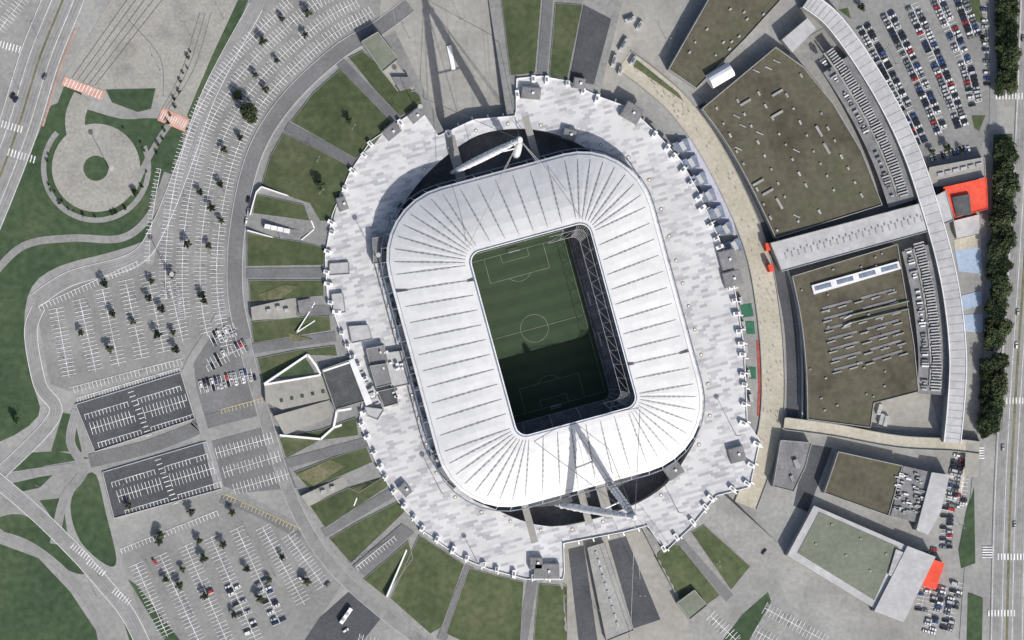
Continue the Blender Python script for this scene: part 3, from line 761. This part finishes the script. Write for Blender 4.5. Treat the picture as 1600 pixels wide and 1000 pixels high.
for j in range(NP):
    k=(j+1)%NP
    if INN[j][1]<60: continue
    A,C=G(*L2P(*IL[j]),ZI-4),G(*L2P(*IL[k]),ZI-4); D,E_=G(*L2P(*IM[j]),ZI-5),G(*L2P(*IM[k]),ZI-5)
    b.tube(D,E_,.14,.14,'metal_roof',5); b.tube(A,C,.14,.14,'metal_roof',5); b.tube(A,D,.09,.09,'metal_roof',4); b.tube(A,E_,.09,.09,'metal_roof',4)
    b.tube(A,G(*L2P(*INN[j]),ZI-1),.1,.1,'metal_roof',4)
b.make('inner_catwalk',sta)
RIM=rr(257,213,113,u0=0,v0=2); FAC=rr(244,200,102,u0=0,v0=2); RM2=rr(262,219,118,u0=0,v0=-1)
b=B()
for j in range(NP):
    k=(j+1)%NP
    A=[G(*L2P(*RIM[j]),ZO-1.2),G(*L2P(*RIM[k]),ZO-1.2),G(*L2P(*OUT[k]),ZO-.4),G(*L2P(*OUT[j]),ZO-.4)]
    b.face(A,'white_steel'); b.face([A[0],A[1],(A[1][0],A[1][1],ZO-3),(A[0][0],A[0][1],ZO-3)],'white_steel')
    b.beam(G(*L2P(*OUT[j]),ZO-.6),G(*L2P(*OUT[k]),ZO-.6),.5,.45,'seam')
    b.tube(G(*L2P(*RM2[j]),ZO-6),G(*L2P(*RM2[k]),ZO-6),.45,.45,'blue_glass',6); b.tube(G(*L2P(*RM2[j]),ZO-6),A[0],.2,.2,'metal_roof',5)
    F=[G(*L2P(*FAC[j]),ZO-2),G(*L2P(*FAC[k]),ZO-2)]
    b.face([A[0],A[1],F[1],F[0]],'grey_wall')
    b.face([F[0],F[1],(F[1][0],F[1][1],-5),(F[0][0],F[0][1],-5)],'grey_wall')
    for z in (8,12,16): b.beam((F[0][0],F[0][1],z),(F[1][0],F[1][1],z),.8,1,'metal_roof')
b.make('facade',sta)
PC=(835,513); PZt=-8.0
b=B()
hb=[G(x,y,0) for x,y in HOLE]
ctr=G(*L2P(0,0),0)
for i in range(N):
    p,q=hb[i],hb[(i+1)%N]
    f=lambda p,k:(ctr[0]+(p[0]-ctr[0])*k,ctr[1]+(p[1]-ctr[1])*k,-5)
    b.face([f(p,1.03),f(q,1.03),f(q,.72),f(p,.72)],'pit')
b.make('sunken_forecourt',sta)
b=B(); NS=26
def bl(t):
    hu=138+ (232-138)*t; hv=90+(188-90)*t; r=14+70*t
    z=PZt+1+ (19.5-PZt-1)*t**1.1
    return [G(*L2P(u,v,PC)[:2],0)[:2]+(z,) for u,v in rr(hu,hv,r)]
pr=bl(0)
base=[(x,y,PZt) for x,y,z in pr]
for j in range(NP): b.face([base[j],base[(j+1)%NP],pr[(j+1)%NP],pr[j]],'metal_roof')
for s_ in range(1,NS+1):
    cu=bl(s_/NS); fl=[(cu[j][0],cu[j][1],pr[j][2]) for j in range(NP)]
    for j in range(NP):
        k=(j+1)%NP
        b.face([pr[j],pr[k],fl[k],fl[j]],'metal_roof' if s_ in (9,18) else 'stand_seats'); b.face([fl[j],fl[k],cu[k],cu[j]],'stand_seats')
    if s_ not in (9,10):
        for j in range(0,NP,2): b.face([(pr[j][0],pr[j][1],pr[j][2]+.05),(fl[j][0],fl[j][1],fl[j][2]+.05),(fl[j][0]+.6,fl[j][1]+.6,fl[j][2]+.05),(pr[j][0]+.6,pr[j][1]+.6,pr[j][2]+.05)],'metal_roof')
    pr=cu
b.make('stands',sta)
G0=PZt
def GPc(u,v,z):
    c=G(*PC,PZt); return (c[0]+u*UX+v*VX, c[1]-(u*UY+v*VY), z)
b=B(); b.face([GPc(-58,-38.5,G0),GPc(58,-38.5,G0),GPc(58,38.5,G0),GPc(-58,38.5,G0)],'pitch_grass'); b.make('football_pitch',sta)
b=B(); b.face([GPc(-64,-44,G0-.1),GPc(64,-44,G0-.1),GPc(64,44,G0-.1),GPc(-64,44,G0-.1)],'dark_asphalt'); b.make('pitch_surround',sta)
b=B()
for (a,c) in (((-57,-38),(57,-38)),((-57,38),(57,38)),((-57.5,-38),(-57.5,38)),((57.5,-38),(57.5,38))):
    b.beam(GPc(*a,G0),GPc(*c,G0),.3,1,'metal_roof')
b.make('advertising_boards',sta)
b=B()
for s_ in (-14,14):
    p=GPc(s_,40.5,G0); q=GPc(s_+9,40.5,G0); b.beam(p,q,2.4,2.3,'white_steel')
b.make('dugouts',sta)
b=B()
def ln(pts,w=.24):
    P=[Vector(GPc(u,v,G0+.08)) for u,v in pts]
    for i in range(len(P)-1):
        d=(P[i+1]-P[i]).normalized(); n_=Vector((-d.y,d.x,0))*w/2
        b.face([P[i]+n_,P[i+1]+n_,P[i+1]-n_,P[i]-n_],'pitch_mark')
ln([(-52.5,-34),(52.5,-34)]);ln([(-52.5,34),(52.5,34)]);ln([(0,-34),(0,34)])
ln([(9.15*math.cos(t*math.pi/24),9.15*math.sin(t*math.pi/24)) for t in range(49)])
for s_ in (-1,1):
    ln([(s_*52.5,-34),(s_*52.5,34)])
    for (d,w) in ((16.5,20.16),(5.5,9.16)): ln([(s_*52.5,-w),(s_*(52.5-d),-w),(s_*(52.5-d),w),(s_*52.5,w)])
    ln([(s_*(41.5-9.15*math.cos(t)),9.15*math.sin(t)) for t in [(-.92+1.84*k/12) for k in range(13)]])
b.make('pitch_lines',sta)
for s_ in (-1,1):
    b=B()
    for v in (-3.66,3.66):
        b.tube(GPc(s_*52.5,v,G0),GPc(s_*52.5,v,G0+2.44),.12,.12,'white_paint',6); b.tube(GPc(s_*52.5,v,G0+2.44),GPc(s_*54.8,v,G0),.05,.05,'white_paint',5)
    b.tube(GPc(s_*52.5,-3.66,G0+2.44),GPc(s_*52.5,3.66,G0+2.44),.12,.12,'white_paint',6)
    for k in range(22): 
        v=-3.66+7.32*k/21; b.tube(GPc(s_*52.5,v,G0+2.4),GPc(s_*54.8,v,G0),.05,.05,'white_paint',3)
    b.make('goal')
b=B()
for u0,u1,v,w in ((-330,-240,-62,14),(-330,-240,60,10),(240,318,-100,10),(240,312,-10,10),(240,312,22,14)):
    a=G(*L2P(u0,v),PZ);c=G(*L2P(u1,v),PZ); b.beam((a[0],a[1],PZ-.8),(c[0],c[1],PZ-.8),w*S*1.1,.85,'plaza')
b.make('access_bridges',sta)
def mast(ap,feet,anch,back):
    A=Vector(G(*ap,86)); b=B()
    for f in feet:
        F=Vector(G(*f,4)); b.tube(F,A,1.2,1.1,'white_steel',14,2.5)
        for k in range(1,12):
            c=F+(A-F)*(k/12); d=(A-F).normalized(); b.tube(c-d*.15,c+d*.15,2.62 if 2<k<10 else 2.3,2.62 if 2<k<10 else 2.3,'metal_roof',14)
    b.tube(A-Vector((0,0,1.5)),A+Vector((0,0,2.5)),2.2,1.4,'white_steel',12)
    m=[Vector(G(*f,4))*.45+A*.55 for f in feet]; b.tube(m[0],m[1],.5,.5,'white_steel',8)
    for (p,z) in anch: b.tube(A,G(*p,z),.2,.2,'seam',5)
    for (p,z) in back: b.tube(A,G(*p,z),.16,.16,'seam',5)
    o=b.make('roof_mast',sta)
mast((812,218),[(706,270),(806,246)],[((732,385),34),((774,290),27),((912,345),34),((886,300),28)],[((655,150),0),((778,60),0)])
mast((992,808),[(868,788),(950,752)],[((835,690),32),((905,680),32),((1000,640),33),((950,700),29)],[((1000,905),0),((1045,850),6),((985,1000),0)])
# ---------- TREES ----------
def tree_mesh(name,rx,h,nc,nl,seed,ls=1):
    random.seed(seed); b=B()
    b.tube((0,0,0),(0,0,h*.55),.35,.18,'bark',7)
    for k in range(7):
        a=random.uniform(0,6.28); z0=h*random.uniform(.3,.5); r=rx*random.uniform(.5,.8)
        b.tube((0,0,z0),(r*math.cos(a),r*math.sin(a),z0+h*.28),.14,.05,'bark',5)
    for c in range(nc):
        a=random.uniform(0,6.28); rr_=rx*math.sqrt(random.random())*.82; t=random.uniform(0,1)
        zc_=h*(.42+.5*t); sc=math.sqrt(max(.12,1-(2*t-.9)**2*.8)); cx,cy=rr_*sc*math.cos(a),rr_*sc*math.sin(a); cr_=rx*random.uniform(.2,.36)
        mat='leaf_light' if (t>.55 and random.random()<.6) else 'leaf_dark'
        for q in range(nl):
            d=Vector((random.gauss(0,1),random.gauss(0,1),random.gauss(0,1))).normalized()*cr_*random.uniform(.5,1.05)
            p=Vector((cx,cy,zc_))+d
            x=Vector((random.gauss(0,1),random.gauss(0,1),random.gauss(0,.6))).normalized(); y=x.orthogonal().normalized()
            s_=random.uniform(.28,.55)*ls
            b.face([p-x*s_,p-y*s_*.7,p+x*s_,p+y*s_*.7],mat)
    return b.mesh(name)
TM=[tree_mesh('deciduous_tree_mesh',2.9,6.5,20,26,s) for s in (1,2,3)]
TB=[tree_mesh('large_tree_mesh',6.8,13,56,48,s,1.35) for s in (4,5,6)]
def put(name,me,px,py,z=0,rot=None,sc=1):
    o=bpy.data.objects.new(name,me); o.location=G(px,py,z); o.rotation_euler=(0,0,random.uniform(0,6.28) if rot is None else math.radians(rot)); o.scale=(sc,)*3
    scene.collection.objects.link(o); return o
random.seed(11)
TR=[(162,443),(175,490),(126,520),(171,546),(236,440),(252,482),(245,522),(274,545),(207,503),(330,325),(343,288),(326,385),(292,382),(315,460),(250,835),(348,850),(318,872),(258,905),(285,890),(320,930),(385,888),(405,935),(362,800),(298,800),(248,845),(280,915),(375,215),(410,65),(440,30),(432,95),(414,140),(476,55),(480,22),(398,118),(350,235),(345,345),(312,300),(268,430),(232,465),(270,520),(478,908),(440,870),(200,790),(25,655),(1533,60),(1500,235),(318,470),(545,190),(500,290),(1344,12),(1455,238),(1478,232),(310,845),(365,960),(420,905)]
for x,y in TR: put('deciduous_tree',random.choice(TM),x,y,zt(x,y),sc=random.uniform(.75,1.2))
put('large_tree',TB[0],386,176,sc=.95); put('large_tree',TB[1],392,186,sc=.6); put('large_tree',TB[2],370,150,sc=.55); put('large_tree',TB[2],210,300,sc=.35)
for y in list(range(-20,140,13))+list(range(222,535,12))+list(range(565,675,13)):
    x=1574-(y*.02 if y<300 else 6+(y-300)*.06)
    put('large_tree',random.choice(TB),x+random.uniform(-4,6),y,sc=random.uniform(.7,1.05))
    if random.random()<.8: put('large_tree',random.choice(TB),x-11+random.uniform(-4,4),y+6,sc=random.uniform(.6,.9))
for k in range(26):
    t=math.radians(random.uniform(-60,200)); put('shrub',TM[k%3],150+77*math.cos(t)+random.uniform(-4,4),262+77*math.sin(t),sc=random.uniform(.2,.5))
for k in range(14): put('shrub',random.choice(TM),*[c+random.uniform(-3,3) for c in lerp((245,240),(300,80),k/13)],sc=random.uniform(.3,.6))
# ---------- CARS ----------
def car_mesh(col,kind,name):
    nm='paint_'+name
    if nm not in M:
        m,n,l,bb=nt(nm); tc=n.new('ShaderNodeTexNoise'); tc.inputs['Scale'].default_value=3
        r=ramp(n,[(0,tuple(c*.92 for c in col)),(1,col)]); l.new(tc.outputs['Fac'],r.inputs[0]); l.new(r.outputs[0],bb.inputs['Base Color'])
        bb.inputs['Roughness'].default_value=.35; bb.inputs['Coat Weight'].default_value=.4
    b=B(); Ln,Wd=(4.3,1.8) if kind!='van' else (5.0,1.95)
    prof={'hatch':[(-2.15,.35,.75),(-2.1,.9,.82),(-1.9,1.42,.66),(.3,1.48,.66),(1.0,.98,.84),(2.0,.82,.8),(2.15,.4,.74)],
          'sedan':[(-2.25,.4,.75),(-2.2,.95,.8),(-1.5,1.0,.84),(-.95,1.42,.64),(.4,1.42,.64),(1.1,.95,.84),(2.1,.78,.78),(2.25,.4,.72)],
          'van':[(-2.5,.4,.9),(-2.48,1.2,.92),(-2.4,2.0,.82),(1.2,2.05,.82),(1.9,1.2,.92),(2.4,.95,.88),(2.5,.45,.82)]}[kind]
    for i in range(len(prof)-1):
        (x0,z0,w0),(x1,z1,w1)=prof[i],prof[i+1]
        slope=abs(z1-z0)/max(.01,abs(x1-x0)); glass=(z0>.85 and z1>.85 and slope>.35 and abs(z1-z0)>.3)
        b.face([(x0,-w0,z0),(x1,-w1,z1),(x1,w1,z1),(x0,w0,z0)],'glass' if glass else nm)
    for sg in (-1,1):
        for i in range(len(prof)-1):
            (x0,z0,w0),(x1,z1,w1)=prof[i],prof[i+1]
            a0,a1=min(.88,z0),min(.88,z1); wb=.9*Wd/1.8
            b.face([(x0,sg*wb,.3),(x1,sg*wb,.3),(x1,sg*wb,a1),(x0,sg*wb,a0)],nm)
            if z0>.88 or z1>.88: b.face([(x0,sg*wb,a0),(x1,sg*wb,a1),(x1,sg*w1,z1),(x0,sg*w0,z0)],'glass')
            else: b.face([(x0,sg*wb,a0),(x1,sg*wb,a1),(x1,sg*w1,z1),(x0,sg*w0,z0)],nm)
        for x in (-Ln*.31,Ln*.31): b.tube((x,sg*.7*Wd/1.8,.33),(x,sg*.93*Wd/1.8,.33),.33,.33,'tyre',12)
    b.face([(-Ln/2,-.85,.3),(Ln/2,-.85,.3),(Ln/2,.85,.3),(-Ln/2,.85,.3)],'tyre')
    return b.mesh('car_body_'+name+kind)
m,n,l,bb=nt('glass'); nn=n.new('ShaderNodeTexNoise'); r=ramp(n,[(0,(.01,.012,.015)),(1,(.03,.035,.04))]); l.new(nn.outputs['Fac'],r.inputs[0]); l.new(r.outputs[0],bb.inputs['Base Color']); bb.inputs['Roughness'].default_value=.1
noisemat('tyre',(.02,.02,.02),(.03,.03,.03),5)
COL=[('white',(.7,.7,.7),5),('silver',(.42,.43,.45),6),('grey',(.16,.17,.18),6),('black',(.015,.015,.02),6),('blue',(.03,.07,.22),2),('red',(.42,.03,.03),1.6),('dkblue',(.02,.03,.08),2)]
CM=[];CW=[]
for nme,c,w in COL:
    for kd,kw in (('hatch',5),('sedan',3),('van',.7)): CM.append(car_mesh(c,kd,nme)); CW.append(w*kw)
random.seed(5)
for x,y,a,z in slots:
    if y<-25 or y>1020: continue
    put('parked_car',random.choices(CM,CW)[0],x,y,z,a+random.uniform(-2,2))
for x,y,a,i in ((242,878,-50,15),(25,156,60,18),(1590,488,88,3),(1588,540,88,0),(70,120,65,6),(1567,700,88,3),(1585,820,88,4),(388,312,80,9),(388,330,80,3),(20,150,60,9),(385,345,80,0),(470,905,-45,0),(540,985,30,0),(1598,60,88,6)):
    put('car',CM[i],x,y,.45 if x>1500 else .25,a)
b=B()
b.face([(-6,-1.25,3.1),(6,-1.25,3.1),(6,1.25,3.1),(-6,1.25,3.1)],'white_paint')
for sg in (-1,1):
    b.face([(-6,sg*1.25,.4),(6,sg*1.25,.4),(6,sg*1.25,1.3),(-6,sg*1.25,1.3)],'white_paint'); b.face([(-6,sg*1.25,1.3),(6,sg*1.25,1.3),(6,sg*1.25,2.5),(-6,sg*1.25,2.5)],'glass'); b.face([(-6,sg*1.25,2.5),(6,sg*1.25,2.5),(6,sg*1.25,3.1),(-6,sg*1.25,3.1)],'white_paint')
    b.face([(sg*6,-1.25,.4),(sg*6,1.25,.4),(sg*6,1.25,3.1),(sg*6,-1.25,3.1)],'white_paint')
    for x in (-3.6,3.9): b.tube((x,sg*.9,.5),(x,sg*1.3,.5),.5,.5,'tyre',12)
for x in (-3,1.5): b.beam((x-1,0,3.1),(x+1,0,3.1),1.5,.3,'metal_roof')
bus=b.mesh('bus_mesh')
put('bus',bus,540,962,.25,55)
# ---------- lamps & people ----------
b=B(); b.tube((0,0,0),(0,0,10),.14,.08,'seam',6)
for sg in (-1,1): b.tube((0,0,9.8),(sg*1.6,0,10.2),.06,.05,'seam',5); b.beam((sg*1.3,0,10.15),(sg*2.1,0,10.15),.35,.12,'metal_roof')
b.tube((0,0,0),(0,0,.4),.3,.3,'grey_wall',8); lm=b.mesh('street_lamp_mesh')
LP=[(100,560),(140,480),(215,470),(290,470),(330,400),(350,300),(300,330),(380,160),(420,100),(480,60),(270,640),(225,670),(150,665),(190,760),(260,740),(310,720),(240,900),(300,960),(360,900),(430,900),(390,840),(1400,100),(1440,60),(1470,150),(1420,20),(1500,100),(640,60),(720,30),(740,120),(1040,60),(930,950),(1000,930),(1120,880),(1555,560),(1556,300),(1500,820),(60,760),(150,930),(60,60),(30,140),(265,425),(350,30),(300,60),(250,110),(550,200),(500,300),(495,250)]
for x,y in LP: put('street_lamp',lm,x,y,zt(x,y))
b=B(); b.tube((0,0,0),(0,0,22),.3,.18,'seam',8); b.tube((0,0,22),(0,0,22.6),1.6,1.6,'metal_roof',12); hm=b.mesh('floodlight_mesh')
for x,y in ((172,266),(265,430),(690,770),(745,880),(650,170),(585,400),(1150,680),(1060,800)): put('high_mast_lamp',hm,x,y,PZ if 500<x<1180 and y!=880 else 0)
b=B()
for a in range(0,360,9):
    x,y=PP(a,max(rad([L2P(*q) for q in RIM],math.radians(a))+14,tab(RH,a)+8)); 
    b.cyl(x,y,1.2,PZ,PZ+.25,'soil',12); b.cyl(x,y,.7,PZ+.1,PZ+.4,'white_paint',12)
b.make('podium_uplights',pod)
b=B()
for k in range(34):
    a=random.uniform(125,235); r=rad([L2P(*q) for q in RIM],math.radians(a))+random.uniform(2,10); x,y=PP(a,r)
    if tab(RH,a)<r-4: b.box(x,y,random.uniform(2,5),random.uniform(1.2,2.4),random.uniform(1.5,3),a+90,PZ,'grey_wall',random.choice(['grey_roof','white_steel','dark_roof']))
b.make('facade_equipment',pod)
me=bpy.data.meshes.new('person_mesh')
V=[(0,0,.95),(0,0,1.2),(0,0,1.45),(0,0,1.55),(0,.02,1.68),(.2,0,1.42),(.27,.05,1.12),(.25,.2,.9),(-.2,0,1.42),(-.27,-.05,1.12),(-.25,.05,.86),(.1,0,.9),(.12,.12,.5),(.12,.05,.08),(.12,.18,.03),(-.1,0,.9),(-.12,-.05,.5),(-.12,-.2,.1),(-.12,-.08,.03)]
E=[(0,1),(1,2),(2,3),(3,4),(2,5),(5,6),(6,7),(2,8),(8,9),(9,10),(0,11),(11,12),(12,13),(13,14),(0,15),(15,16),(16,17),(17,18)]
me.from_pydata(V,E,[]); o=bpy.data.objects.new('tmp',me); scene.collection.objects.link(o)
sk=o.modifiers.new('s','SKIN'); 
RD=[.15,.14,.16,.06,.11,.07,.05,.04,.07,.05,.04,.1,.07,.05,.05,.1,.07,.05,.05]
for i,r_ in enumerate(RD): me.skin_vertices[0].data[i].radius=(r_,r_)
me.skin_vertices[0].data[0].use_root=True
o.modifiers.new('ss','SUBSURF').levels=1
dg=bpy.context.evaluated_depsgraph_get(); pm=bpy.data.meshes.new_from_object(o.evaluated_get(dg)); pm.materials.clear()
bpy.data.objects.remove(o)
PMs=[]
for c in ('cloth','white_paint','red_cross','dark_asphalt'):
    q=pm.copy(); q.materials.append(M[c]); q.materials.append(M['skin'])
    for p in q.polygons: p.material_index=1 if p.center.z>1.58 else 0
    PMs.append(q)
for k in range(90):
    p=random.choice(PR[4:-6]); put('pedestrian',random.choice(PMs),p[0]+random.uniform(-14,14),p[1]+random.uniform(-6,6),.34)
# ---------- light, world, camera ----------
el,az=math.radians(38),math.radians(153)
w=bpy.data.worlds.new('World'); scene.world=w; w.use_nodes=True
n=w.node_tree.nodes; sky=n.new('ShaderNodeTexSky'); sky.sky_type='NISHITA'; sky.sun_disc=False; sky.sun_elevation=el; sky.sun_rotation=az; sky.dust_density=3
w.node_tree.links.new(sky.outputs[0],n['Background'].inputs[0]); n['Background'].inputs[1].default_value=.125
sd=bpy.data.lights.new('sun','SUN'); sd.energy=4.6; sd.angle=math.radians(.5); sd.color=(1,.97,.92)
so=bpy.data.objects.new('sun',sd); scene.collection.objects.link(so)
vs=Vector((math.sin(az)*math.cos(el),math.cos(az)*math.cos(el),math.sin(el)))
so.rotation_euler=vs.to_track_quat('Z','Y').to_euler()
cd=bpy.data.cameras.new('camera'); co=bpy.data.objects.new('camera',cd); scene.collection.objects.link(co)
co.location=(CX,CY,H); cd.sensor_width=36; vw=1600*S; cd.lens=36*H/vw; cd.shift_x=-CX/vw; cd.shift_y=-CY/vw; cd.clip_start=10; cd.clip_end=12000
scene.camera=co
scene.view_settings.view_transform='Standard'; scene.view_settings.look='None'; scene.view_settings.exposure=0
